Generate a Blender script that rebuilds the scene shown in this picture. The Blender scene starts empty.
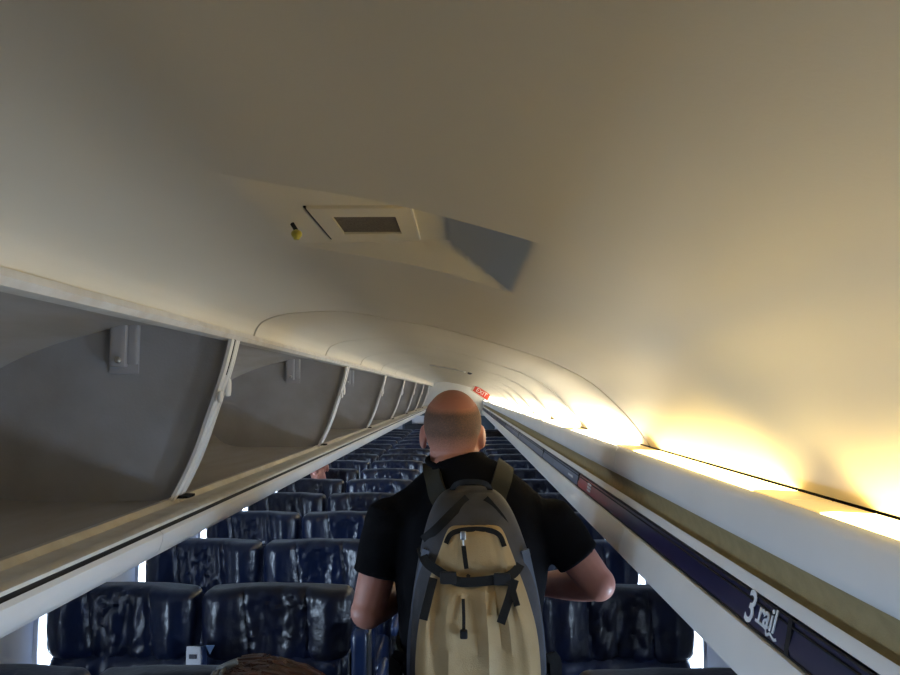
import bpy, bmesh, math, random
from mathutils import Vector, Matrix, noise
random.seed(7)
SC = bpy.context.scene
COL = SC.collection
H = 1.75                      # eye height above the aisle floor
PITCH = 0.762                 # seat pitch
Y_FRONT, Y_BACK = -1.9, 14.1  # the two ends of the cabin
R = math.radians

# ------------------------------------------------------------------ materials
def _nodes(name):
    m = bpy.data.materials.new(name); m.use_nodes = True
    nt = m.node_tree
    return m, nt, nt.nodes['Principled BSDF']

def mat(name, col, rough=0.5, spec=0.5, metal=0.0, var=0.0, vscale=6.0, bump=0.0, bscale=200.0, col2=None, sheen=0.0, stretch=None, coat=0.0):
    m, nt, p = _nodes(name)
    p.inputs['Base Color'].default_value = (*col, 1)
    p.inputs['Roughness'].default_value = rough
    p.inputs['Specular IOR Level'].default_value = spec
    p.inputs['Metallic'].default_value = metal
    if coat: p.inputs['Coat Weight'].default_value = coat
    if sheen: p.inputs['Sheen Weight'].default_value = sheen
    tc = nt.nodes.new('ShaderNodeTexCoord'); src = tc.outputs['Object']
    if stretch:
        mp = nt.nodes.new('ShaderNodeMapping'); mp.inputs['Scale'].default_value = stretch
        nt.links.new(src, mp.inputs['Vector']); src = mp.outputs['Vector']
    if var > 0 or col2:
        n = nt.nodes.new('ShaderNodeTexNoise'); n.inputs['Scale'].default_value = vscale; n.inputs['Detail'].default_value = 5
        nt.links.new(src, n.inputs['Vector'])
        r = nt.nodes.new('ShaderNodeValToRGB')
        c2 = col2 if col2 else tuple(c*(1-var) for c in col)
        r.color_ramp.elements[0].position = 0.35; r.color_ramp.elements[1].position = 0.65
        r.color_ramp.elements[0].color = (*c2, 1); r.color_ramp.elements[1].color = (*col, 1)
        nt.links.new(n.outputs['Fac'], r.inputs['Fac']); nt.links.new(r.outputs['Color'], p.inputs['Base Color'])
    if bump > 0:
        n = nt.nodes.new('ShaderNodeTexNoise'); n.inputs['Scale'].default_value = bscale; n.inputs['Detail'].default_value = 3
        nt.links.new(src, n.inputs['Vector'])
        b = nt.nodes.new('ShaderNodeBump'); b.inputs['Strength'].default_value = bump; b.inputs['Distance'].default_value = 0.002
        nt.links.new(n.outputs['Fac'], b.inputs['Height']); nt.links.new(b.outputs['Normal'], p.inputs['Normal'])
    return m

def emit(name, col, strength):
    m, nt, p = _nodes(name)
    p.inputs['Base Color'].default_value = (*col, 1)
    p.inputs['Emission Color'].default_value = (*col, 1)
    p.inputs['Emission Strength'].default_value = strength
    return m

M = {}
M['ceiling'] = mat('ceiling_plastic', (.68, .635, .53), .48, .35, var=.05, vscale=2.0, bump=.05, bscale=350)
M['white'] = mat('white_plastic', (.74, .73, .72), .38, .4, var=.06, vscale=5, bump=.03, bscale=300)
M['worn'] = mat('worn_white_plastic', (.70, .68, .63), .45, .4, col2=(.62, .58, .51), vscale=25, bump=.08, bscale=120)
M['wall'] = mat('wall_plastic', (.72, .74, .78), .5, .3, var=.04, bump=.04, bscale=260)
M['bin'] = mat('bin_liner', (.42, .42, .44), .6, .25, col2=(.36, .35, .35), vscale=7, bump=.25, bscale=160, stretch=(1, .35, 1))
M['binback'] = mat('bin_back_liner', (.47, .44, .41), .6, .25, col2=(.40, .355, .30), vscale=9, bump=.2, bscale=120, stretch=(1, .3, 2))
M['tan'] = mat('tan_strip', (.32, .25, .13), .8, .2, var=.15, vscale=40, bump=.3, bscale=400)
M['black'] = mat('black_rubber', (.012, .012, .014), .6, .3, bump=.1)
M['dark'] = mat('dark_gap', (.02, .02, .02), .9, .1, var=.2)
M['metal'] = mat('brushed_metal', (.62, .62, .62), .3, .5, 1.0, bump=.05, bscale=100, stretch=(1, 20, 1))
M['plate'] = mat('pale_grey_plate', (.47, .47, .50), .4, .4, var=.08, bump=.05)
M['leather'] = mat('navy_leather', (.006, .012, .042), .29, .42, col2=(.004, .008, .026), vscale=9, bump=.35, bscale=90)
M['leather_worn'] = mat('navy_leather_worn', (.006, .009, .028), .33, .38, col2=(.008, .008, .014), vscale=14, bump=.45, bscale=80)
M['vinyl'] = mat('blue_vinyl', (.016, .032, .095), .3, .55, var=.3, vscale=10, bump=.15, bscale=120)
M['frame'] = mat('seat_frame_grey', (.10, .10, .12), .4, .5, .6, var=.1)
M['carpet'] = mat('carpet_blue', (.03, .035, .06), .95, .1, col2=(.02, .022, .035), vscale=120, bump=.8, bscale=300)
M['shirt'] = mat('black_cotton', (.007, .007, .009), .95, .08, var=.25, vscale=12, bump=.5, bscale=500)
M['trousers'] = mat('dark_trousers', (.015, .017, .025), .9, .15, var=.3, vscale=30, bump=.4, bscale=500)
M['shoe'] = mat('shoe_black', (.015, .013, .012), .45, .4, bump=.2)
M['skin'] = mat('skin', (.58, .31, .22), .5, .35, col2=(.52, .25, .17), vscale=14, bump=.12, bscale=220)
M['skin_red'] = mat('skin_flushed', (.47, .22, .165), .45, .4, col2=(.40, .165, .125), vscale=10, bump=.12, bscale=220)
def stubble_mat():
    m, nt, p = _nodes('cropped_hair')
    at = nt.nodes.new('ShaderNodeAttribute'); at.attribute_name = 'hair_amount'
    tc = nt.nodes.new('ShaderNodeTexCoord'); n = nt.nodes.new('ShaderNodeTexNoise'); n.inputs['Scale'].default_value = 420; n.inputs['Detail'].default_value = 2
    nt.links.new(tc.outputs['Object'], n.inputs['Vector'])
    a = nt.nodes.new('ShaderNodeMath'); a.operation = 'MULTIPLY_ADD'; a.inputs[1].default_value = .9; a.inputs[2].default_value = -.45
    nt.links.new(n.outputs['Fac'], a.inputs[0])
    b = nt.nodes.new('ShaderNodeMath'); b.operation = 'ADD'; b.use_clamp = True
    nt.links.new(a.outputs[0], b.inputs[0]); nt.links.new(at.outputs['Fac'], b.inputs[1])
    r = nt.nodes.new('ShaderNodeValToRGB'); e = r.color_ramp.elements
    e[0].position = .05; e[0].color = (.45, .21, .155, 1); e[1].position = .9; e[1].color = (.13, .085, .065, 1)
    nt.links.new(b.outputs[0], r.inputs['Fac']); nt.links.new(r.outputs['Color'], p.inputs['Base Color'])
    p.inputs['Roughness'].default_value = .75; p.inputs['Specular IOR Level'].default_value = .2
    return m
M['stubble'] = stubble_mat()
M['hair'] = mat('auburn_hair', (.075, .022, .010), .4, .4, col2=(.028, .010, .006), vscale=30, bump=.5, bscale=160, stretch=(1, 6, 6))
M['hair_dark'] = mat('brown_hair', (.03, .017, .010), .5, .3, var=.4, vscale=50, bump=.5, bscale=150)
M['pack'] = mat('pack_grey_nylon', (.070, .070, .080), .65, .3, col2=(.055, .055, .063), vscale=20, bump=.5, bscale=420)
M['packblue'] = mat('pack_blue_grey_nylon', (.10, .12, .17), .6, .3, var=.2, bump=.5, bscale=420)
M['packtan'] = mat('pack_tan_nylon', (.44, .33, .18), .6, .3, col2=(.36, .25, .12), vscale=8, bump=.5, bscale=420)
M['web'] = mat('black_webbing', (.010, .010, .011), .75, .25, bump=.6, bscale=300)
M['webolive'] = mat('dark_olive_webbing', (.030, .028, .020), .75, .25, bump=.6, bscale=300)
M['inset'] = mat('bulkhead_dark', (.05, .07, .09), .6, .3, var=.2)
M['yellow'] = mat('yellow_green_plastic', (.52, .46, .06), .35, .5, var=.3, vscale=200)
M['mesh_grey'] = mat('vent_mesh', (.16, .14, .12), .7, .3, col2=(.09, .08, .07), vscale=400, bump=.5, bscale=600)
M['pinkshirt'] = mat('pale_shirt', (.5, .42, .42), .9, .1, var=.2, bump=.3)
M['letter'] = mat('white_lettering', (.72, .74, .78), .5, .3, var=.1)
M['lamp'] = emit('lamp_lens_lit', (1, .76, .28), 9.5)
M['lampw'] = emit('lamp_lens_white', (1, .88, .64), 22)
M['lampend'] = emit('lamp_lens_end', (1, .72, .28), .5)  # weak emission in place of lamp light scattered into the lens ends
M['exitred'] = mat('exit_red', (.55, .05, .03), .4, .4, var=.1)
M['clip'] = mat('grey_hair_clip', (.14, .14, .13), .35, .5, var=.2)

def advert_mat():
    m, nt, p = _nodes('advert_print')
    tc = nt.nodes.new('ShaderNodeTexCoord'); sp = nt.nodes.new('ShaderNodeSeparateXYZ')
    nt.links.new(tc.outputs['Object'], sp.inputs['Vector'])
    mr = nt.nodes.new('ShaderNodeMapRange'); mr.inputs['From Min'].default_value = 0; mr.inputs['From Max'].default_value = 1.62
    nt.links.new(sp.outputs['Y'], mr.inputs['Value'])
    r = nt.nodes.new('ShaderNodeValToRGB'); e = r.color_ramp.elements
    e[0].position = 0; e[0].color = (.014, .018, .062, 1)
    e[1].position = .52; e[1].color = (.024, .018, .062, 1)
    a = e.new(.66); a.color = (.20, .038, .034, 1)
    a = e.new(.94); a.color = (.32, .060, .048, 1)
    nt.links.new(mr.outputs['Result'], r.inputs['Fac']); nt.links.new(r.outputs['Color'], p.inputs['Base Color'])
    p.inputs['Roughness'].default_value = .28; p.inputs['Specular IOR Level'].default_value = .5
    return m
M['advert'] = advert_mat()
M['navy'] = mat('navy_strip', (.015, .018, .060), .28, .5, var=.2, vscale=3)
M['bluegrey'] = mat('blue_grey_print', (.17, .20, .29), .3, .5, col2=(.08, .10, .16), vscale=3)

def pane_mat():
    m = bpy.data.materials.new('window_acrylic'); m.use_nodes = True; nt = m.node_tree; nt.nodes.clear()
    o = nt.nodes.new('ShaderNodeOutputMaterial'); mx = nt.nodes.new('ShaderNodeMixShader')
    t = nt.nodes.new('ShaderNodeBsdfTransparent'); g = nt.nodes.new('ShaderNodeBsdfGlossy')
    g.inputs['Roughness'].default_value = .05; t.inputs['Color'].default_value = (.95, .97, 1, 1)
    mx.inputs['Fac'].default_value = .06; nt.links.new(t.outputs['BSDF'], mx.inputs[1]); nt.links.new(g.outputs['BSDF'], mx.inputs[2])
    nt.links.new(mx.outputs['Shader'], o.inputs['Surface'])
    return m
M['pane'] = pane_mat()

# ------------------------------------------------------------------ object helpers
BASE = {}
def thing(name, label, cat, loc=(0, 0, 0), group=None):
    o = bpy.data.objects.new(name, None); COL.objects.link(o)
    o.location = loc; o.empty_display_size = .1
    o['label'] = label; o['category'] = cat
    if group: o['group'] = group
    BASE[o.name] = Vector(loc)
    return o

def obj(name, bm, material, parent=None, smooth=True, loc=None, label=None, mats=None):
    """bm in world coordinates -> ONE mesh object, local to its root's base (or to loc)."""
    base = BASE[parent.name] if parent else Vector(loc or (0, 0, 0))
    if isinstance(bm, bmesh.types.BMesh):
        bmesh.ops.translate(bm, verts=bm.verts, vec=-base)
        bmesh.ops.recalc_face_normals(bm, faces=bm.faces)
        me = bpy.data.meshes.new(name); bm.to_mesh(me); bm.free()
    else:
        me = bm; me.transform(Matrix.Translation(-base))
    me.name = name
    if smooth:
        for p in me.polygons: p.use_smooth = True
        try: me.set_sharp_from_angle(angle=R(42))
        except Exception: pass
    me.materials.clear()
    for mm in (mats or [material]): me.materials.append(mm)
    o = bpy.data.objects.new(name, me); COL.objects.link(o)
    if parent: o.parent = parent
    else: o.location = base
    BASE[o.name] = base
    if label: o['label'] = label
    return o

def tag(o, label, cat, group=None):
    o['label'] = label; o['category'] = cat
    if group: o['group'] = group
    return o
def struct(o): o['kind'] = 'structure'; return o

def dup(root, loc, label, group=None):
    r = root.copy(); COL.objects.link(r); r.location = loc; r['label'] = label
    if group: r['group'] = group
    for ch in list(root.children):
        c = ch.copy(); COL.objects.link(c); c.parent = r
        for g in list(ch.children):
            d = g.copy(); COL.objects.link(d); d.parent = c
    return r

# ------------------------------------------------------------------ shape helpers
def rbox(bm, c, h, r, n=(6, 6, 6), fn=None, rot=None):
    """rounded box; fn(local point) -> displaced local point"""
    c = Vector(c); h = Vector(h); r = min(r, *h)
    cache = {}
    def vert(i, j, k):
        key = (i, j, k)
        if key in cache: return cache[key]
        p = Vector((-h.x + 2*h.x*i/n[0], -h.y + 2*h.y*j/n[1], -h.z + 2*h.z*k/n[2]))
        q = Vector((max(-h.x+r, min(h.x-r, p.x)), max(-h.y+r, min(h.y-r, p.y)), max(-h.z+r, min(h.z-r, p.z))))
        d = p - q
        if d.length > 1e-9: p = q + d.normalized()*r
        if fn: p = fn(p)
        if rot: p = rot @ p
        cache[key] = bm.verts.new(c + p); return cache[key]
    a, b, e = n
    for i in range(a):
        for j in range(b):
            for k in (0, e):
                bm.faces.new([vert(i, j, k), vert(i+1, j, k), vert(i+1, j+1, k), vert(i, j+1, k)])
    for i in range(a):
        for k in range(e):
            for j in (0, b):
                bm.faces.new([vert(i, j, k), vert(i+1, j, k), vert(i+1, j, k+1), vert(i, j, k+1)])
    for j in range(b):
        for k in range(e):
            for i in (0, a):
                bm.faces.new([vert(i, j, k), vert(i, j+1, k), vert(i, j+1, k+1), vert(i, j, k+1)])
    return bm

def newbox(c, h, r=.004, n=(4, 4, 4), fn=None, rot=None):
    return rbox(bmesh.new(), c, h, r, n, fn, rot)

def prism(bm, prof, y0, y1, ny=1):
    """closed (x,z) profile run along Y"""
    rows = [[bm.verts.new((x, y0 + (y1-y0)*k/ny, z)) for x, z in prof] for k in range(ny+1)]
    m = len(prof)
    for k in range(ny):
        for i in range(m):
            bm.faces.new([rows[k][i], rows[k][(i+1) % m], rows[k+1][(i+1) % m], rows[k+1][i]])
    bm.faces.new(rows[0]); bm.faces.new(rows[-1][::-1])
    return bm

def thick(line, t):
    """closed profile: an open (x,z) polyline given thickness t to its left side"""
    out = []
    n = len(line)
    for i, (x, z) in enumerate(line):
        a = line[max(i-1, 0)]; b = line[min(i+1, n-1)]
        dx, dz = b[0]-a[0], b[1]-a[1]; L = math.hypot(dx, dz) or 1
        out.append((x - dz/L*t, z + dx/L*t))
    return line + out[::-1]

def strip_prism(bm, line, t, y0, y1, ny=1):
    """thick open profile as quads (safe for long curved profiles)"""
    n = len(line); off = thick(line, t)[n:][::-1]
    def row(y): return [bm.verts.new((x, y, z)) for x, z in line], [bm.verts.new((x, y, z)) for x, z in off]
    rows = [row(y0 + (y1-y0)*k/ny) for k in range(ny+1)]
    for k in range(ny):
        (a, b), (c, d) = rows[k], rows[k+1]
        for i in range(n-1):
            bm.faces.new([a[i], a[i+1], c[i+1], c[i]]); bm.faces.new([b[i], d[i], d[i+1], b[i+1]])
        bm.faces.new([a[0], c[0], d[0], b[0]]); bm.faces.new([a[-1], b[-1], d[-1], c[-1]])
    for (a, b) in (rows[0], rows[-1]):
        for i in range(n-1): bm.faces.new([a[i], b[i], b[i+1], a[i+1]])
    return bm

def catmull(pts, sub=6):
    P = [Vector(p) for p in pts]; out = []
    for i in range(len(P)-1):
        p0 = P[max(i-1, 0)]; p1 = P[i]; p2 = P[i+1]; p3 = P[min(i+2, len(P)-1)]
        for s in range(sub):
            t = s/sub
            out.append(.5*((2*p1) + (p2-p0)*t + (2*p0-5*p1+4*p2-p3)*t*t + (3*p1-p0-3*p2+p3)*t**3))
    out.append(P[-1]); return out

def tube(bm, pts, rad, seg=12, sub=0, flat=None):
    """tapered capped tube; rad per point (number or (a,b)); flat = preferred direction of radius a"""
    P = [Vector(p) for p in pts]; Rr = [r if isinstance(r, tuple) else (r, r) for r in (rad if isinstance(rad, list) else [rad]*len(P))]
    if sub:
        pr = catmull([(r[0], r[1], 0) for r in Rr], sub); P = catmull(P, sub); Rr = [(v.x, v.y) for v in pr]
    n = len(P); rings = []
    prev = None
    for i in range(n):
        t = (P[min(i+1, n-1)] - P[max(i-1, 0)]).normalized()
        ref = Vector(flat) if flat else (prev if prev else (Vector((1, 0, 0)) if abs(t.x) < .8 else Vector((0, 1, 0))))
        u = (ref - t*ref.dot(t))
        if u.length < 1e-6: u = t.orthogonal()
        u.normalize(); prev = u; v = t.cross(u)
        rings.append([bm.verts.new(P[i] + u*Rr[i][0]*math.cos(2*math.pi*k/seg) + v*Rr[i][1]*math.sin(2*math.pi*k/seg)) for k in range(seg)])
    for i in range(n-1):
        for k in range(seg):
            bm.faces.new([rings[i][k], rings[i][(k+1) % seg], rings[i+1][(k+1) % seg], rings[i+1][k]])
    bm.faces.new(rings[0][::-1]); bm.faces.new(rings[-1])
    return bm

def ell(bm, c, r, seg=24, rot=None):
    mtx = Matrix.Translation(Vector(c)) @ (rot.to_4x4() if rot else Matrix.Identity(4)) @ Matrix.Diagonal((*r, 1))
    bmesh.ops.create_uvsphere(bm, u_segments=seg, v_segments=seg//2, radius=1, matrix=mtx)
    return bm

def capsule(bm, a, b, ra, rb, seg=16):
    """tapered limb with round ends"""
    ell(bm, a, (ra, ra, ra), seg); ell(bm, b, (rb, rb, rb), seg)
    tube(bm, [a, b], [ra, rb], seg)
    return bm

def ribbon(bm, pts, width, th, up=(0, -1, 0), sub=5):
    """flat strap along pts; up = direction the strap faces (one for all, or one per point)"""
    n0 = len(pts); U = up if isinstance(up, list) else [up]*n0
    P = catmull(pts, sub); UU = catmull(U, sub); n = len(P); rows = []
    for i in range(n):
        t = (P[min(i+1, n-1)] - P[max(i-1, 0)]).normalized(); u = UU[i].normalized()
        s = t.cross(u).normalized(); u = s.cross(t)
        rows.append([bm.verts.new(P[i] + s*a*width/2 + u*b*th/2) for a, b in ((-1, -1), (1, -1), (1, 1), (-1, 1))])
    for i in range(n-1):
        for k in range(4):
            bm.faces.new([rows[i][k], rows[i][(k+1) % 4], rows[i+1][(k+1) % 4], rows[i+1][k]])
    bm.faces.new(rows[0][::-1]); bm.faces.new(rows[-1])
    return bm

def blend(bm, voxel, smooth=4):
    """fuse overlapping volumes into one continuous surface"""
    bmesh.ops.recalc_face_normals(bm, faces=bm.faces)
    me = bpy.data.meshes.new('blend'); bm.to_mesh(me); bm.free()
    o = bpy.data.objects.new('blend', me); COL.objects.link(o)
    r = o.modifiers.new('r', 'REMESH'); r.mode = 'VOXEL'; r.voxel_size = voxel
    s = o.modifiers.new('s', 'SMOOTH'); s.factor = .5; s.iterations = smooth
    dg = bpy.context.evaluated_depsgraph_get(); dg.update()
    out = bpy.data.meshes.new_from_object(o.evaluated_get(dg))
    bpy.data.objects.remove(o); bpy.data.meshes.remove(me)
    return out

def text_mesh(body, size, depth, matrix, shear=0.0, bold=0.0):
    cu = bpy.data.curves.new('lettering', 'FONT'); cu.body = body; cu.size = size; cu.extrude = depth; cu.shear = shear; cu.offset = bold
    cu.align_x = 'CENTER'; cu.align_y = 'CENTER'
    o = bpy.data.objects.new('lettering', cu); COL.objects.link(o)
    dg = bpy.context.evaluated_depsgraph_get(); dg.update()
    me = bpy.data.meshes.new_from_object(o.evaluated_get(dg))
    bpy.data.objects.remove(o); bpy.data.curves.remove(cu)
    me.transform(matrix)
    return me

ORD = ['first', 'second', 'third', 'fourth', 'fifth', 'sixth', 'seventh', 'eighth', 'ninth', 'tenth', 'eleventh', 'twelfth', 'thirteenth', 'fourteenth', 'fifteenth', 'sixteenth', 'seventeenth', 'eighteenth', 'nineteenth', 'twentieth']

# ================================================================== the cabin shell
PROF = [(-.553, .151), (-.545, .172), (-.527, .191), (-.482, .207), (-.420, .2145), (-.335, .217), (-.255, .208), (-.178, .193), (-.061, .172), (.077, .134), (.195, .097), (.258, .071), (.346, .021), (.434, -.063), (.4885, -.138)]
PS = [(v.x, v.y) for v in catmull([(x, z, 0) for x, z in PROF], 6)]
def vault(x):
    for (xa, za), (xb, zb) in zip(PS, PS[1:]):
        if xa <= x <= xb: return za + (zb-za)*(x-xa)/max(xb-xa, 1e-9)
    return PS[-1][1] if x > 0 else PS[0][1]
WORLD_PS = [(x, H+z) for x, z in PS]

STEP = .655
def recess(x, y):
    """the flat-roofed pocket in the vault just behind the first panel edge"""
    v = vault(x)
    if not -.30 < x < .2: return v
    z = min(.203, .203-(x+.016)*.80, .203-(y-.957-.10*max(0, -.02-x))*1.9)
    d = z - v; k = .004
    return v + (d + math.sqrt(d*d + k*k*.2))*.5 if d > -.02 else v
bm = bmesh.new()
strip_prism(bm, WORLD_PS, .012, Y_FRONT, STEP)                           # entrance-end panel
SEAMS = [1.92+1.02*k for k in range(12)]
edges = [STEP] + SEAMS + [Y_BACK]
# panel with the recess: a height field, plus the plain panels behind it
xs = sorted(set([x for x, _ in PS] + [-.26+.0045*i for i in range(85)])); ys = [STEP, STEP+.0005] + [STEP+.006*j for j in range(1, 70)] + [1.3, SEAMS[0]-.007]
grid = [[bm.verts.new((x, y, H+recess(x, y))) for x in xs] for y in ys]
for j in range(len(ys)-1):
    for i in range(len(xs)-1): bm.faces.new([grid[j][i], grid[j][i+1], grid[j+1][i+1], grid[j+1][i]])
for a, b in zip(SEAMS, SEAMS[1:] + [Y_BACK]):
    strip_prism(bm, WORLD_PS, .012, a+.007, b-.007)
ceil_o = struct(obj('ceiling', bm, M['ceiling']))
# dark backing above the panels, closed down to both side walls
back = [(-1.36, 1.30), (-1.36, 1.78), (-1.2, 1.98), (-.6, 2.03), (-.30, 2.04), (.1, 1.99), (.40, 1.86), (.56, 1.72), (.84, 1.36)]
struct(obj('trim_1', strip_prism(bmesh.new(), back, .02, Y_FRONT, Y_BACK), M['dark'], smooth=False))

def wall_pt(side, t):
    """t = height above the floor; the side wall bows outwards"""
    hw = 1.118 - .06*max(0, (.72-t)/.72)**2.2 - .40*max(0, (t-1.02)/.45)**2
    return -.315 + side*hw
struct(obj('floor', newbox((-.315, (Y_FRONT+Y_BACK)/2, -.03), (1.25, (Y_BACK-Y_FRONT)/2, .03), .002, (1, 1, 1)), M['carpet'], smooth=False))

WZ, WHH, WHW = .895, .172, .120      # window centre height, half height, half width
K0, K1 = -3, 14                      # window numbers along the cabin
def win_y(k): return 2.62 + PITCH*k
def rrect(n, hw, hh, r):
    pts = []
    for q in range(n):
        a = 2*math.pi*(q+.5)/n
        c, s = math.cos(a), math.sin(a); e = .45
        pts.append((hw*math.copysign(abs(c)**e, c), hh*math.copysign(abs(s)**e, s)))
    return pts
def side_wall(side, name, top):
    bm = bmesh.new(); n = 48
    for k in range(K0, K1+1):
        yc = win_y(k); half = PITCH/2; hole = rrect(n, WHW, WHH, .07)
        za, zb = WZ-.32, WZ+.30
        outer = []
        for hx, hy in hole:      # project the hole ring out to the bay's rectangle
            s = min(half/abs(hx) if hx else 9e9, (zb-WZ if hy > 0 else WZ-za)/abs(hy) if hy else 9e9)
            outer.append((hx*s, hy*s))
        corners = [(half, zb-WZ), (-half, zb-WZ), (-half, za-WZ), (half, za-WZ)]
        for cx, cz in corners:
            i = min(range(n), key=lambda q: (outer[q][0]-cx)**2+(outer[q][1]-cz)**2); outer[i] = (cx, cz)
        rings = []
        for f in (0, .12, .4, .7, 1):
            rings.append([bm.verts.new((wall_pt(side, WZ+a[1]+(b[1]-a[1])*f), yc+a[0]+(b[0]-a[0])*f, WZ+a[1]+(b[1]-a[1])*f)) for a, b in zip(hole, outer)])
        for r0, r1 in zip(rings, rings[1:]):
            for q in range(n): bm.faces.new([r0[q], r0[(q+1) % n], r1[(q+1) % n], r1[q]])
        for z0, z1, m in ((0, za, 8), (zb, top, 6)):
            for q in range(m):
                a, b = z0+(z1-z0)*q/m, z0+(z1-z0)*(q+1)/m
                bm.faces.new([bm.verts.new((wall_pt(side, z), yy, z)) for yy, z in ((yc-half, a), (yc+half, a), (yc+half, b), (yc-half, b))])
    bmesh.ops.remove_doubles(bm, verts=bm.verts, dist=.0004)
    struct(obj(name, bm, M['wall']))
    ya, yb = win_y(K0)-PITCH/2, win_y(K1)+PITCH/2
    bm = bmesh.new()
    for y0, y1 in ((Y_FRONT, ya), (yb, Y_BACK)):
        if y1 > y0: strip_prism(bm, [(wall_pt(side, top*q/12), top*q/12) for q in range(13)], .012, y0, y1)
    if bm.verts: struct(obj(name+'_end', bm, M['wall']))
    else: bm.free()
side_wall(-1, 'wall_left', 1.36); side_wall(1, 'wall_right', 1.36)

# windows: frame (reveal ring) > pane
def window_meshes(side):
    n = 48; fr = bmesh.new()
    prof = [(1.16, -.002), (1.10, -.009), (1.0, -.004), (.93, .02), (.88, .055), (.90, .062), (1.12, .062)]
    rings = []
    for s, d in prof:
        rings.append([fr.verts.new((wall_pt(side, WZ+z*s)+side*d, y*(1+(s-1)*1.3), WZ+z*s)) for y, z in rrect(n, WHW, WHH, .07)])
    for r0, r1 in zip(rings, rings[1:] + rings[:1]):
        for q in range(n): fr.faces.new([r0[q], r0[(q+1) % n], r1[(q+1) % n], r1[q]])
    pn = bmesh.new()
    for dd in (.050, .054):
        pn.faces.new([pn.verts.new((wall_pt(side, WZ+z*.9)+side*dd, y*.9, WZ+z*.9)) for y, z in rrect(n, WHW, WHH, .07)])
    return fr, pn
wn = 0
for side in (-1, 1):
    proto = None
    for k in range(K0, K1+1):
        wn += 1
        if proto is None:
            fr, pn = window_meshes(side)
            proto = struct(obj('window_%d' % wn, fr, M['white'])); pane = obj('pane', pn, M['pane'], proto, smooth=False)
            proto.location = (0, win_y(k), 0)
        else:
            w = proto.copy(); w.name = 'window_%d' % wn; COL.objects.link(w); w.location = (0, win_y(k), 0); w['kind'] = 'structure'
            p = pane.copy(); COL.objects.link(p); p.parent = w
        L = bpy.data.lights.new('daylight', 'AREA'); L.shape = 'RECTANGLE'; L.size = .26; L.size_y = .36
        L.energy = 18; L.color = (.64, .81, 1.0)
        lo = bpy.data.objects.new('daylight', L); COL.objects.link(lo)
        lo.location = (wall_pt(side, WZ)+side*.16, win_y(k), WZ+.05)
        lo.rotation_euler = (R(90), 0, R(-90*side) if False else R(90*side))

# the two ends of the cabin
ring = [(-1.45, 0), (.82, 0), (.84, 1.36), (.56, 1.72), (.1, 2.02), (-.6, 2.05), (-1.2, 2.0), (-1.45, 1.5)]
struct(obj('wall_front', prism(bmesh.new(), ring, Y_FRONT-.03, Y_FRONT), M['wall'], smooth=False))
struct(obj('wall_back', prism(bmesh.new(), ring, Y_BACK, Y_BACK+.03), M['wall'], smooth=False))

# ================================================================== left side: bins
RAIL = [(-.556, H+.152), (-.548, H+.150), (-.545, H+.139), (-.552, H+.129), (-.575, H+.126), (-.60, H+.132), (-.60, H+.170), (-.57, H+.175)]
bm = prism(bmesh.new(), RAIL, Y_FRONT, Y_BACK); struct(obj('trim_2', bm, M['worn']))

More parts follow.
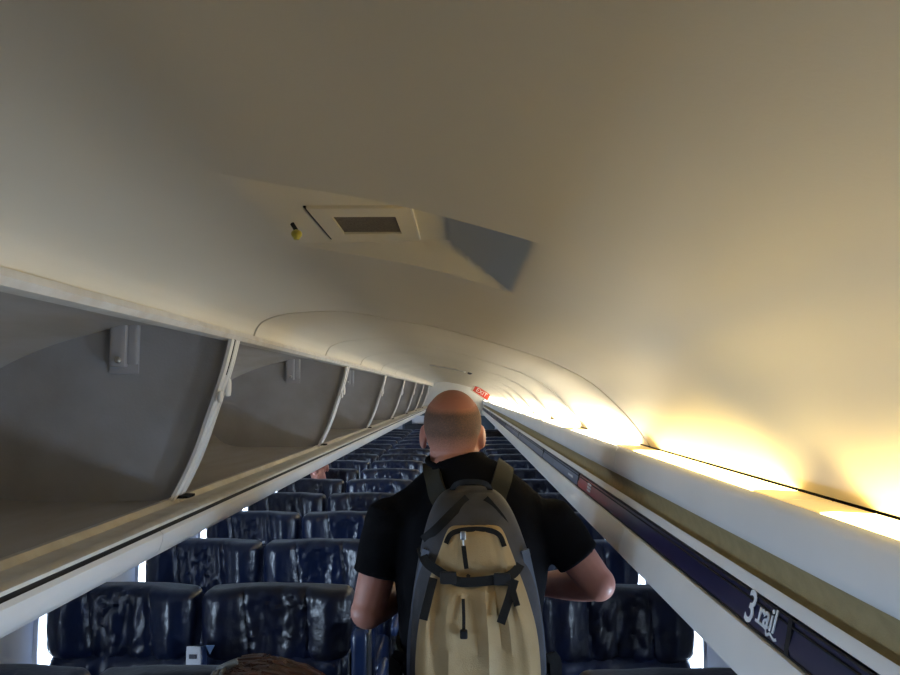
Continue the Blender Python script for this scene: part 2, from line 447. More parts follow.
DIV = [(-.553, .129), (-.560, .095), (-.573, .044), (-.600, -.041), (-.636, -.149), (-.677, -.237), (-.694, -.256)]
DIVS = catmull([(x, 0, H+z) for x, z in DIV], 4)
BIN_BACK = [(-.60, H+.150), (-.70, H+.172), (-.78, H+.176), (-.86, H+.166), (-1.00, H+.128), (-1.13, H+.070), (-1.22, H+.0), (-1.25, H-.10), (-1.21, H-.20), (-1.12, H-.262), (-.95, H-.272), (-.70, H-.268)]
BB = [(v.x, v.y) for v in catmull([(x, z, 0) for x, z in BIN_BACK], 4)]
BAY = 1.76
def bin_bay(i):
    y0, y1 = BAY*i+.012, min(BAY*(i+1)+.012, Y_BACK)
    if i == -2: y0 = Y_FRONT
    nth = 'nearest to the camera' if i == 0 else 'behind the camera' if i < 0 else '%s from the camera' % ORD[i]
    lab = {0: 'open overhead bin nearest the camera with grey inside wall', 1: 'second open overhead bin, its tan back lit, behind the big white divider'}.get(i, 'open overhead bin, %s along the row of bins' % (ORD[i] if i >= 0 else 'the one beside and behind the viewer, entry %d' % (-i)))
    if i < 0: lab = 'open overhead bin in the entrance end, beside the front bulkhead' if i == -2 else 'open overhead bin just ahead of the nearest visible bin'
    t = thing('overhead_bin', lab, 'overhead bin', (-.9, y0, H-.27), 'open overhead bins along one side')
    obj('shell', strip_prism(bmesh.new(), BB, .012, y0, y1), M['binback'], t)
    # lip: the worn flat sill in front of the bin floor, with a raised ridge
    lip = [(-.715, H-.262), (-.700, H-.250), (-.688, H-.250), (-.680, H-.262), (-.645, H-.264), (-.628, H-.260), (-.617, H-.266), (-.620, H-.2735), (-.70, H-.282), (-.715, H-.28)]
    obj('sill', prism(bmesh.new(), lip, y0+.001, y1-.001), M['worn'], t)
    # the partition at the far end of the bay
    if y1 < Y_BACK-.02:
        bm = bmesh.new(); edge = [(v.x-.012, v.z) for v in DIVS]
        prism(bm, edge + [(x, z) for x, z in BB[::-1][1:-1]], y1-.018, y1-.006)
        obj('partition', bm, M['bin'], t, smooth=False)
        # white curved edge trim: two ribs with a groove between, and a hinge knuckle
        bm = bmesh.new(); n = len(DIVS)
        sect = [(-.034, -.004), (-.034, .004), (-.020, .006), (-.017, .0015), (-.006, .0015), (-.003, .006), (.010, .006), (.012, .002), (.014, .006), (.022, .006), (.024, -.004)]
        rows = []
        for q in range(n):
            tg = (DIVS[min(q+1, n-1)] - DIVS[max(q-1, 0)]).normalized(); nx = Vector((-tg.z, 0, tg.x))
            if nx.x < 0: nx = -nx
            rows.append([bm.verts.new(DIVS[q] + Vector((0, y1-.012+a, 0)) + nx*b) for a, b in sect])
        m = len(sect)
        for q in range(n-1):
            for k in range(m): bm.faces.new([rows[q][k], rows[q][(k+1) % m], rows[q+1][(k+1) % m], rows[q+1][k]])
        bm.faces.new(rows[0]); bm.faces.new(rows[-1][::-1])
        e = obj('edge_trim', bm, M['white'], t)
        obj('groove_seal', tube(bmesh.new(), [DIVS[q] + Vector((.003, y1-.0235, 0)) for q in range(0, 9)], .003, 8), M['black'], e)
        bm = bmesh.new(); v = DIVS[9]
        rbox(bm, (v.x+.004, y1+.012, v.z-.012), (.006, .013, .022), .006, (4, 4, 4))
        obj('hinge_knuckle', bm, M['white'], e)
        obj('hinge_knuckle', newbox((v.x+.004, y1-.046, v.z-.035), (.005, .009, .014), .004), M['white'], e)
        bm = bmesh.new(); v = DIVS[-1]
        rbox(bm, (v.x+.018, y1+.002, v.z+.008), (.022, .026, .004), .003, (4, 4, 2)); obj('socket', bm, M['dark'], e)
        # latch fitting on the partition
        bm = bmesh.new(); yb = y1-.018
        rbox(bm, (-.818, yb-.003, H+.108), (.036, .003, .062), .0028, (6, 2, 10))
        rbox(bm, (-.827, yb-.014, H+.118), (.020, .012, .056), .006, (6, 4, 8))
        rbox(bm, (-.796, yb-.008, H+.118), (.013, .007, .050), .005, (6, 4, 8))
        br = obj('latch_bracket', bm, M['plate'], t)
        bm = bmesh.new(); ell(bm, (-.822, yb-.030, H+.078), (.0075, .006, .0075), 16); tube(bm, [(-.822, yb-.020, H+.078), (-.822, yb-.029, H+.078)], .0045, 12)
        obj('stud', bm, M['metal'], br)
    return t
for i in range(-2, 8): bin_bay(i)

# left service panels: dark gap, then pale fascia with a rounded lower edge
FASC = [(-.6235, H-.2895), (-.6215, H-.2905), (-.622, H-.300), (-.628, H-.318), (-.640, H-.330), (-.70, H-.345), (-.90, H-.372), (-1.15, H-.40), (-1.36, H-.41)]
struct(obj('trim_3', prism(bmesh.new(), [(-.70, H-.2835), (-.6245, H-.2755), (-.6245, H-.2935), (-.70, H-.303)], Y_FRONT, Y_BACK), M['black'], smooth=False))
ys_ = [Y_FRONT, -.25, 1.51, 3.27, 5.03, 6.79, 8.55, 10.31, 12.07, Y_BACK]
for q, (a, b) in enumerate(zip(ys_, ys_[1:])):
    t = thing('service_panel', 'pale grey service panel under the open bins, %s from the front' % ORD[q], 'service panel', (-.9, a, H-.4), 'service panels under the bins')
    obj('fascia', strip_prism(bmesh.new(), FASC, .008, a+.0015, b-.0015), M['white'], t)
    for yy in [win_y(k)-.35 for k in range(K0, K1+1) if a+.1 < win_y(k)-.35 < b-.1]:
        for dx in (-.14, .10):
            bm = bmesh.new(); xx = -.92+dx; tube(bm, [(xx, yy, H-.366), (xx, yy, H-.392)], [.022, .018], 16)
            obj('air_vent', bm, M['plate'], t)

# ================================================================== right side: light cove, valance, service rail
VAL = [(.421, H-.1415), (.412, H-.145), (.4065, H-.155), (.403, H-.175), (.402, H-.195), (.4045, H-.208), (.410, H-.2125)]
ysr = [Y_FRONT, .19, 1.95, 3.66, 5.40, 7.15, 8.9, 10.65, 12.4, Y_BACK]
for q, (a, b) in enumerate(zip(ysr, ysr[1:])):
    t = thing('light_valance', 'white curved light valance with tan lower strip, %s panel from the front' % ORD[q], 'valance', (.42, a, H-.25), 'valance panels in front of the ceiling lights')
    obj('shell', strip_prism(bmesh.new(), VAL, .006, a+.003, b-.003), M['white'], t)
    obj('tan_strip', strip_prism(bmesh.new(), [(.410, H-.2125), (.421, H-.224), (.4255, H-.240), (.424, H-.254), (.417, H-.2605)], .006, a+.001, b-.001), M['tan'], t, label='tan fabric lower strip')
LIPR = [(.418, H-.2605), (.412, H-.2570), (.4085, H-.262), (.4068, H-.2735), (.410, H-.2755), (.422, H-.272)]
SOFF = [(.398, H-.3235), (.3935, H-.3245), (.391, H-.329), (.3775, H-.380), (.379, H-.387), (.390, H-.3915), (.45, H-.398), (.60, H-.405), (.73, H-.410), (.785, H-.412)]
rd = [Y_FRONT, .10, 1.80, 3.66, 5.40, 7.15, 8.9, 10.65, 12.4, Y_BACK]
for q, (a, b) in enumerate(zip(rd, rd[1:])):
    t = thing('service_panel', 'white service panel beneath the navy strip, %s from the front' % ORD[q], 'service panel', (.45, a, H-.4), 'service panels over the single seats')
    obj('upper_lip', prism(bmesh.new(), LIPR, a+.0005, b-.0005), M['white'], t)
    obj('fascia', strip_prism(bmesh.new(), SOFF, .008, a+.0005, b-.0005), M['white'], t)
    for yy in [win_y(k)-.35 for k in range(K0, K1+1) if a+.1 < win_y(k)-.35 < b-.1]:
        bm = bmesh.new(); tube(bm, [(.55, yy, H-.400), (.55, yy, H-.420)], [.022, .018], 16); obj('air_vent', bm, M['plate'], t)
struct(obj('trim_4', strip_prism(bmesh.new(), [(.426, H-.268), (.417, H-.328)], -.006, Y_FRONT, Y_BACK), M['black'], smooth=False))
# the navy strip: printed inserts held between two black edges
BT, BB_ = Vector((.4065, 0, H-.2775)), Vector((.3985, 0, H-.3205))
joints = [Y_FRONT, -.70, .925, 2.55, 3.64, 5.20, 6.8, 8.4, 10.0, 11.6, 13.0, Y_BACK]
NX = Vector((-.983, 0, .183))
def band_matrix(y, s):
    """x runs toward the front of the cabin (the reader's right), y up the band, z out of it"""
    up = (BT-BB_).normalized(); xx = Vector((0, -1, 0)); zz = xx.cross(up)
    p = BB_.lerp(BT, s); p = Vector((p.x, y, p.z)) + zz*.0030
    m = Matrix((xx, up, zz)).transposed().to_4x4(); m.translation = p
    return m
for q, (a, b) in enumerate(zip(joints, joints[1:])):
    lab = 'navy printed strip insert on the right-hand rail, %s from the front' % ORD[q]
    if q == 2: lab = 'navy strip insert with white script lettering, fading to red at its far end'
    if q == 1: lab = 'plain navy strip insert nearest the camera beside the lettered one'
    if q == 3: lab = 'blue grey strip insert just past the red end of the lettered one'
    t = thing('strip_insert', lab, 'sign strip', (.40, a, H-.30), 'printed strip inserts along the service rail')
    m = M['advert'] if q == 2 else M['bluegrey'] if q in (3, 4, 5) else M['navy']
    prof = [(BB_.x, BB_.z), (BB_.x-.0016, BB_.z+.010), (BT.x-.0022, BT.z-.012), (BT.x, BT.z), (BT.x+.004, BT.z), (BB_.x+.004, BB_.z)]
    obj('print', prism(bmesh.new(), prof, a+.006, b-.006), m, t)
    for ex_, ez_ in ((BT.x-.0015, BT.z), (BT.x-.003, BT.z-.0085), (BB_.x-.001, BB_.z)):
        obj('edge_channel', tube(bmesh.new(), [(ex_, a+.003, ez_), (ex_, b-.003, ez_)], .0016, 8), M['black'], t)
    if q == 2:
        obj('lettering', text_mesh('3', .064, .0006, band_matrix(1.046, .52), .25, .0008), M['letter'], t, smooth=False, label='white figure 3')
        obj('lettering', text_mesh('rail', .044, .0006, band_matrix(.990, .60), .2, .0006), M['letter'], t, smooth=False, label='white lower case word')
        bm = bmesh.new(); mm = band_matrix(0, .0)
        def bp(y, s): return band_matrix(y, s).translation
        ribbon(bm, [bp(1.022, .30), bp(.990, .28), bp(.984, .12), bp(.974, .22), bp(.962, .14), bp(.954, .20)], .0035, .001, (-.98, 0, .18), 4)
        obj('flourish', bm, M['letter'], t, smooth=False)
        for sz in (.30, .52, .74): obj('white_panel', newbox(bp(2.33, sz), (.001, .030, .0035), .0008, (2, 2, 2)), M['letter'], t, smooth=False)
    if q == 3:
        p = band_matrix(2.72, .42).translation
        obj('white_panel', newbox(p, (.001, .055, .004), .0008), M['letter'], t, smooth=False)
    p = BB_.lerp(BT, .5)
    obj('end_clip', newbox((p.x-.0005, b, p.z), (.003, .006, .023), .001, (2, 2, 2), rot=Matrix.Rotation(R(10), 3, 'Y')), M['black'], t, smooth=False)

# cove lamps: one per 1 m bay, a lit lens with faintly emissive ends standing in for scattered light
LENS = [(.423, H-.1435), (.4225, H-.1405), (.440, H-.1395), (.488, H-.1420), (.488, H-.148)]
LAMP_Y = [-.98, -.02, .98] + SEAMS[:]
LAMP_Y = LAMP_Y[1:]
for q, (a, b) in enumerate(zip(LAMP_Y, LAMP_Y[1:] + [Y_BACK])):
    if a < 0: struct(obj('trim_6', prism(bmesh.new(), LENS, Y_FRONT, a), M['white'], smooth=False))
    t = thing('cove_lamp', 'warm glowing ceiling cove lamp above the valance, %s from the front' % ORD[q], 'ceiling lamp', (.45, a, H-.15), 'cove lamps along the right side of the ceiling')
    g = .10
    obj('lens', prism(bmesh.new(), LENS, a+g, b-g), M['lampw'] if a > 1.5 else M['lamp'], t)
    obj('lens_end', prism(bmesh.new(), LENS, a+.003, a+g-.001), M['lampend'], t); obj('lens_end', prism(bmesh.new(), LENS, b-g+.001, b-.003), M['lampend'], t)
struct(obj('trim_5', strip_prism(bmesh.new(), [(.428, H-.155), (.484, H-.158), (.520, H-.150), (.53, H-.10)], -.006, Y_FRONT, Y_BACK), M['dark'], smooth=False))

# ================================================================== ceiling fittings
RZ = H+.203
t = thing('ceiling_hatch', 'small cream ceiling hatch with a rectangular mesh opening', 'ceiling hatch', (-.10, .85, RZ))
bm = bmesh.new()
def quad_plate(bm, pts, z0, z1):
    a = [bm.verts.new((x, y, z0)) for x, y in pts]; b = [bm.verts.new((x, y, z1)) for x, y in pts]
    bm.faces.new(a); bm.faces.new(b[::-1])
    for i in range(len(pts)): bm.faces.new([a[i], a[(i+1) % len(pts)], b[(i+1) % len(pts)], b[i]])
X0, X1, Y0, Y1 = -.169, -.056, .775, .938
x0, x1, y0, y1 = -.148, -.0755, .813, .902
for r in ([(X0, Y0), (x0, Y0), (x0, Y1), (X0, Y1)], [(x1, Y0), (X1, Y0), (X1, Y1), (x1, Y1)], [(x0, Y0), (x1, Y0), (x1, y0), (x0, y0)], [(x0, y1), (x1, y1), (x1, Y1), (x0, Y1)]):
    quad_plate(bm, r, RZ-.0035, RZ+.0005)
bmesh.ops.remove_doubles(bm, verts=bm.verts, dist=.0003)
obj('hatch_frame', bm, M['ceiling'], t, smooth=False)
bm = bmesh.new(); quad_plate(bm, [(x0-.002, y0-.002), (x1+.002, y0-.002), (x1+.002, y1+.002), (x0-.002, y1+.002)], RZ-.0008, RZ+.0002)
obj('mesh_screen', bm, M['mesh_grey'], t, smooth=False, label='dark grey mesh screen')
bm = bmesh.new()
for (ax, ay), (bx, by) in (((X0-.002, Y0), (X0-.002, Y1)), ((X0-.002, Y0+.004), (X1, Y0+.004))):
    tube(bm, [(ax, ay, RZ-.001), (bx, by, RZ-.001)], .0016, 8)
obj('gap_seal', bm, M['black'], t)
obj('highlight_bead', tube(bmesh.new(), [(X1+.001, Y0, RZ-.002), (X1+.001, Y1, RZ-.002)], .0016, 8), M['white'], t)  # white bead drawn as the highlight along the hatch's right edge

t = thing('ceiling_stud', 'tiny yellow green knob on a dark stem hanging from the ceiling', 'knob', (-.194, .84, H+.197))
obj('stem', tube(bmesh.new(), [(-.200, .842, H+.199), (-.194, .84, H+.190)], .0025, 10), M['black'], t)
bm = bmesh.new(); ell(bm, (-.1935, .838, H+.1855), (.0065, .0065, .0055), 16); tube(bm, [(-.1935, .838, H+.186), (-.1935, .838, H+.179)], [.005, .0035], 12)
obj('knob', bm, M['yellow'], t)

t = thing('ceiling_strip', 'thin pale strip across the ceiling behind the bald head', 'ceiling strip', (-.1, 5.05, H+.18))
obj('bar', ribbon(bmesh.new(), [(x, 5.15-.5*(x+.2), H+vault(x)-.006) for x in (-.22, -.14, -.06, .02)], .035, .008, (0, 0, -1)), M['white'], t)
bm = bmesh.new(); ell(bm, (.055, 5.03, H+vault(.055)-.004), (.018, .018, .010), 16); obj('end_button', bm, M['frame'], t)

ex = Vector((.305, 10.5, H-.012)); tilt = Matrix.Rotation(R(33), 3, 'Y')
t = thing('exit_sign', 'red exit sign on the ceiling at the far end, near the cove lamps', 'exit sign', ex)
obj('housing', newbox(ex, (.19, .03, .058), .012, (6, 4, 6), rot=tilt), M['worn'], t)
obj('face', newbox(ex + tilt @ Vector((-.03, -.032, 0)), (.125, .004, .046), .003, (2, 2, 2), rot=tilt), M['exitred'], t, label='red sign face')
m4 = Matrix.Translation(ex + tilt @ Vector((-.03, -.037, 0))) @ tilt.to_4x4() @ Matrix.Rotation(R(90), 4, 'X')
obj('lettering', text_mesh('EXIT', .085, .0008, m4), M['letter'], t, smooth=False, label='white letters reading EXIT')
obj('mount', newbox(ex + tilt @ Vector((0, .0, .068)), (.05, .02, .014), .004, rot=tilt), M['white'], t)

# aft end: dark partition with a doorway, white cabinet and shelf
def dark_partition():
    t = thing('aft_partition', 'dark blue partition closing off the far end of the cabin', 'partition', (-.3, 13.75, 0))
    obj('panel', prism(bmesh.new(), [(-1.12, .02), (-.30, .02), (-.30, 1.40), (-.62, 1.40), (-1.12, 1.32)], 13.75, 13.79), M['inset'], t, smooth=False)
    obj('panel', prism(bmesh.new(), [(.26, .02), (.58, .02), (.62, 1.30), (.26, 1.34)], 13.75, 13.79), M['inset'], t, smooth=False)
    obj('ledge', newbox((-.72, 13.70, 1.12), (.36, .05, .05), .01), M['black'], t)
    return t
dark_partition()
t = thing('galley_cabinet', 'pale cabinet in the aft galley just left of the bald head', 'cabinet', (-.72, 13.88, 0))
obj('carcass', newbox((-.72, 13.93, .645), (.30, .10, .64), .01), M['white'], t)
t2 = tag(obj('galley_notice', newbox((-.78, 13.735, 1.25), (.16, .012, .075), .006), M['plate'], loc=(-.78, 13.735, 1.25)), 'pale square notice on the far dark partition beside the bald head', 'notice')

# ================================================================== seats
def fold(u, v, seed):
    n = noise.noise(Vector((u*34+seed*7.3, v*5+seed, seed*1.7)))
    n2 = noise.noise(Vector((u*70+seed*3.1, v*8, 4.2+seed)))
    return n*.6 + n2*.4
def ridges(u, v, seed):
    """narrow upright creases in gathered leather"""
    w = noise.noise(Vector((u*5, v*6, seed)))*.05
    s = math.sin((u+w)*60+seed)*.5 + math.sin((u-w*1.3)*97+seed*2.1)*.4 + fold(u*1.3, v*.30, seed)*1.0 + fold(u*.8, v*.8, seed+9)*.25
    return s

def seat_parts(wid, seed, root, worn=False):
    hw = wid/2
    # headrest
    def f(p):
        u = p.x/hw; v = p.z/.108; q = p.copy()
        front = 1 if p.y < 0 else 0
        if front:
            wing = .030*math.exp(-((abs(u)-.72)/.20)**2) - .010*math.exp(-(u/.28)**2)
            q.y -= wing*(1-.25*v*v)
            g = math.exp(-(u/.42)**4)
            q.y -= .0062*ridges(u*.25 + .010*v*math.sin(seed), v, seed)*(.18+g*1.1)*(1-.25*v)
            for c in (-.40, .42):     # the two seams either side of the gathered centre
                q.y += .010*math.exp(-((u-c+.05*v)/.035)**2)
            q.y += .004*fold(u*.6, v*.7, seed+3)
        q.z += .010*(1-u*u)*(1 if v > 0 else .0) - .018*(1-u*u)*(1 if v < -.1 else 0)*abs(v)
        q.z += .003*noise.noise(Vector((u*3, seed, 1.3)))
        q.x *= 1 - .03*max(0, -v)
        return q
    obj('headrest', rbox(bmesh.new(), (0, .045, .982), (hw, .058, .108), .034, (64, 8, 20), f), M['leather'] if not worn else M['leather_worn'], root)
    # backrest with a gathered bolster under the headrest
    def g(p):
        u = p.x/hw; v = p.z/.245; q = p.copy()
        if p.y < 0:
            up = max(0, min(1, (v-.45)/.3))
            q.y -= .022*math.exp(-((v-.78)/.2)**2)
            q.y -= .007*ridges(u*.22, v*1.4, seed+5)*up*math.exp(-(u/.75)**6)
            q.y -= .022*math.exp(-((abs(u)-.80)/.16)**2)*(1-up*.6)
            q.y += .006*math.exp(-((v-.2)/.03)**2) + .006*math.exp(-((v+.35)/.03)**2)
            q.y -= .016*math.exp(-((v+.55)/.4)**2)
        q.y += -.085*(.5-v*.5)
        return q
    obj('backrest', rbox(bmesh.new(), (0, .075, .655), (hw*.945, .062, .245), .045, (40, 6, 30), g), M['leather'], root)
    def h(p):
        u = p.x/hw; q = p.copy()
        if p.z > 0: q.z += .012*math.exp(-((abs(u)-.82)/.15)**2) + .002*fold(u*.5, p.y*3, seed)
        return q
    obj('seat_cushion', rbox(bmesh.new(), (0, -.265, .415), (hw*.935, .245, .065), .04, (20, 20, 6), h), M['leather'], root)
    bm = bmesh.new(); rbox(bm, (0, -.20, .335), (hw*.90, .22, .020), .01, (2, 2, 2)); rbox(bm, (0, -.02, .34), (hw*.9, .03, .05), .01, (2, 2, 2))
    obj('seat_frame', bm, M['frame'], root)
    for s in (-1, 1):
        bm = bmesh.new(); xx = s*hw*.62
        tube(bm, [(xx, -.36, .33), (xx, -.38, .02)], [.016, .014], 10); tube(bm, [(xx, -.05, .33), (xx, .06, .02)], [.016, .014], 10)
        rbox(bm, (xx, -.16, .012), (.018, .28, .010), .005, (2, 2, 2))
        obj('leg', bm, M['frame'], root)

def armrest(root, x, raised=None):
    bm = bmesh.new()
    if not raised:
        rbox(bm, (x, -.23, .605), (.018, .19, .026), .020, (6, 10, 6)); rbox(bm, (x, -.09, .48), (.014, .04, .13), .014, (4, 4, 6))
        return obj('armrest', bm, M['vinyl'], root)
    if raised == 'aisle':
        rbox(bm, (x, -.055, .790), (.030, .036, .205), .024, (8, 8, 14)); a = obj('armrest', bm, M['vinyl'], root, label='blue aisle armrest folded upright')
        bm = bmesh.new(); rbox(bm, (x+.030, -.060, .745), (.004, .030, .235), .003, (2, 4, 8)); obj('side_plate', bm, M['metal'], a)
        obj('side_plate', newbox((x-.034, -.060, .72), (.0035, .026, .20), .003, (2, 4, 8)), M['metal'], a); return a
    rbox(bm, (x, -.076, .745), (.026, .029, .19), .018, (6, 6, 10)); a = obj('armrest', bm, M['vinyl'], root, label='centre armrest folded upright')
    bm = bmesh.new(); rbox(bm, (x-.002, -.108, .884), (.0235, .004, .062), .004, (4, 2, 6)); pl = obj('plate', bm, M['plate'], a, label='pale grey end plate')
    bm = bmesh.new(); rbox(bm, (x-.002, -.113, .915), (.0125, .002, .007), .0015, (2, 2, 2)); tube(bm, [(x+.001, -.112, .915), (x+.001, -.116, .915)], .0045, 12); obj('recline_button', bm, M['frame'], pl)
    bm = bmesh.new()
    vs = [[bm.verts.new((x+dx, yy, zz)) for dx, zz in ((.028, .940), (.056, .940), (.042, .912))] for yy in (-.080, -.084)]
    bm.faces.new(vs[0]); bm.faces.new(vs[1][::-1])
    for i in range(3): bm.faces.new([vs[0][i], vs[0][(i+1) % 3], vs[1][(i+1) % 3], vs[1][i]])
    obj('pull_tab', bm, mat('pale_blue_tab', (.25, .38, .62), .5, .4, var=.1), a, smooth=False, label='pale blue triangular tab'); return a

XW, XA, XR = -1.146, -.620, .5215
ROW0 = 1.72
NROWS = 16
protos = {}
def build_seat(kind, seed, raised=False):
    t = thing('passenger_seat', 'seat', 'seat', (0, 0, 0))
    seat_parts(.507, seed, t, worn=seed % 2 == 1)
    if kind == 'window': armrest(t, .292 if raised else .2630, 'centre' if raised else None)
    if kind == 'aisle': armrest(t, .290, 'aisle' if raised else None)
    if kind == 'single': armrest(t, -.272); armrest(t, .262)
    return t
GROUPS = {'window': 'navy window seats under the open bins', 'aisle': 'navy aisle seats on the two-seat side', 'single': 'navy single seats under the lamps'}
def seat_label(kind, k):
    nth = ORD[k]
    if k == 1 and kind == 'window': return 'navy leather window seat with pale armrest plate, second row from the front'
    if k == 1 and kind == 'aisle': return "navy leather aisle seat behind the man's left elbow, second row"
    if k == 1 and kind == 'single': return "navy leather single seat under the man's right elbow, second row"
    if k == 0: return {'window': 'navy leather window seat cut off by the bottom edge, under the bins', 'aisle': 'navy leather aisle seat behind the auburn hair, front row', 'single': 'dark leather single seat cut off by the bottom edge, front row'}[kind]
    return {'window': 'navy leather window seat under the open bins, %s row from the front', 'aisle': 'navy leather aisle seat left of the walkway, %s row from the front', 'single': 'navy leather single seat under the lamp side, %s row from the front'}[kind] % nth
used = set()
for kind, x in (('window', XW), ('aisle', XA), ('single', XR)):
    protos[kind] = [build_seat(kind, 1 + 2*len(protos)), build_seat(kind, 2 + 2*len(protos)), build_seat(kind, 11 + 3*len(protos))]
    for k in range(NROWS):
        loc = (x, ROW0 + PITCH*k, 0)
        if k == 1 and kind != 'single':
            o = build_seat(kind, 21 + len(protos), True); o.location = loc
        else:
            p = protos[kind][(k*2 + (k//3)) % 3]
            if p.name in used: o = dup(p, loc, '')
            else: used.add(p.name); o = p; o.location = loc
        o['label'] = seat_label(kind, k); o['group'] = GROUPS[kind]

# ================================================================== people
def head_volumes(bm, c, yaw=0.0, s=1.0, nod=0.0):
    """head centred on c, facing +Y before yaw/nod; eye height at c.z"""
    c = Vector(c); rot = Matrix.Rotation(yaw, 3, 'Z') @ Matrix.Rotation(nod, 3, 'X')
    def P(x, y, z): return c + rot @ (Vector((x, y, z))*s)
    def E(p, r, seg=24): ell(bm, P(*p), tuple(a*s for a in r), seg, rot)
    E((0, -.012, .028), (.0765, .096, .090), 32)           # cranium
    E((0, -.045, -.005), (.068, .056, .070))               # occiput
    E((0, .040, -.040), (.058, .052, .062))                # face
    E((0, .045, -.090), (.038, .040, .028))                # jaw and chin
    E((0, -.010, -.072), (.060, .060, .050))               # jaw corners
    E((0, .094, -.022), (.013, .020, .024))                # nose
    E((0, .100, -.036), (.016, .012, .009))
    for q in (-1, 1):
        E((q*.030, .070, .004), (.015, .014, .010)); E((q*.030, .074, .020), (.022, .012, .006)); E((q*.036, .062, -.034), (.020, .016, .016))
        E((q*.016, .088, -.064), (.012, .008, .005)); E((q*.014, .086, -.074), (.012, .008, .005))
        ell(bm, P(q*.081, -.010, -.010), tuple(a*s for a in (.008, .018, .032)), 20, rot @ Matrix.Rotation(q*R(-22), 3, 'Z'))   # ear
        ell(bm, P(q*.078, -.004, -.030), tuple(a*s for a in (.008, .011, .013)), 16, rot)
    return P

def hand(bm, wrist, fwd, palm_n, s=1.0, curl=.5, thumb_side=1):
    """palm, four fingers and thumb; fwd = direction of the fingers, palm_n = where the palm faces"""
    w = Vector(wrist); f = Vector(fwd).normalized(); n = Vector(palm_n); n = (n - f*n.dot(f)).normalized(); a = f.cross(n)*thumb_side
    for u in (-.030, -.010, .010, .030): capsule(bm, w+f*.012*s+a*u*.6*s, w+f*.085*s+a*u*s, .0135*s, .0115*s, 12)
    for u, L in ((.031, .066), (.0105, .076), (-.0105, .070), (-.031, .054)):
        p = w + f*.088*s + a*u*s; d = f.copy()
        for j, (fr, r0, r1) in enumerate(((.45, .0092, .0086), (.32, .0086, .0080), (.23, .0080, .0070))):
            d = (d + n*curl*.55).normalized(); q = p + d*L*fr*s*1.05
            capsule(bm, p, q, r0*s, r1*s, 10); p = q
    p = w + f*.026*s + a*.030*s; d = (f*.55 + a*.75 + n*.25).normalized()
    for L, r0, r1 in ((.038, .0125, .0105), (.030, .0105, .0095), (.024, .0095, .0078)):
        q = p + d*L*s; capsule(bm, p, q, r0*s, r1*s, 10); p = q; d = (d*.6 + f*.55 + n*.25).normalized()

# ---- the man walking away down the aisle
MX, MY = .010, 1.95
man = thing('person', 'bald man in a black T-shirt with a tan backpack, seen from behind', 'person', (MX, MY, 0))
HC = Vector((-.026, MY+.050, 1.640))
SL, EL, WL = Vector((-.190, MY-.005, 1.410)), Vector((-.243, MY-.030, 1.190)), Vector((-.150, MY+.20, 1.190))
SR, ER, WR = Vector((.235, MY-.005, 1.410)), Vector((.348, MY-.030, 1.262)), Vector((.215, MY+.20, 1.200))
bm = bmesh.new()
head_volumes(bm, HC, yaw=R(0), nod=R(-6))
tube(bm, [(.002, MY+.0, 1.44), (-.008, MY+.012, 1.50), (-.020, MY+.035, 1.58), (-.024, MY+.045, 1.64)], [(.080, .075), (.070, .068), (.067, .066), (.064, .066)], 20, 3)   # neck
ell(bm, (-.022, MY-.018, 1.555), (.058, .036, .042))                    # roll at the nape
tube(bm, [(.015, MY, .90), (.015, MY, 1.02), (.018, MY, 1.18), (.020, MY, 1.32), (.018, MY, 1.42), (.010, MY, 1.47)], [(.165, .115), (.160, .115), (.165, .115), (.172, .110), (.150, .085), (.085, .06)], 24, 3, flat=(1, 0, 0))
for S, E_, W_, sg in ((SL, EL, WL, -1), (SR, ER, WR, 1)):
    ell(bm, S, (.058, .058, .058)); tube(bm, [S, S.lerp(E_, .5), E_], [.054, .050, .043], 16, 3)
    ell(bm, E_, (.045, .047, .045)); tube(bm, [E_, E_.lerp(W_, .35), W_], [.043, .045, .029], 16, 3)
    hand(bm, W_, (-.35*sg, .85, -.12), (-.9*sg, 0, -.2), 1.0, .55, -sg)
for sg, fy in ((-1, -.06), (1, .10)):
    hip = Vector((.015+sg*.085, MY, .92)); kn = Vector((.015+sg*.090, MY+fy*.6+.02, .50)); an = Vector((.015+sg*.088, MY+fy, .10))
    tube(bm, [hip, hip.lerp(kn, .5), kn, kn.lerp(an, .35), an], [.080, .072, .056, .055, .038], 18, 3)
    tube(bm, [(an.x, an.y-.04, .055), (an.x, an.y+.08, .05), (an.x+.01*sg, an.y+.17, .035)], [(.036, .04), (.040, .035), (.034, .022)], 14, 2)
body = obj('body', blend(bm, .0042, 5), M['skin_red'], man)
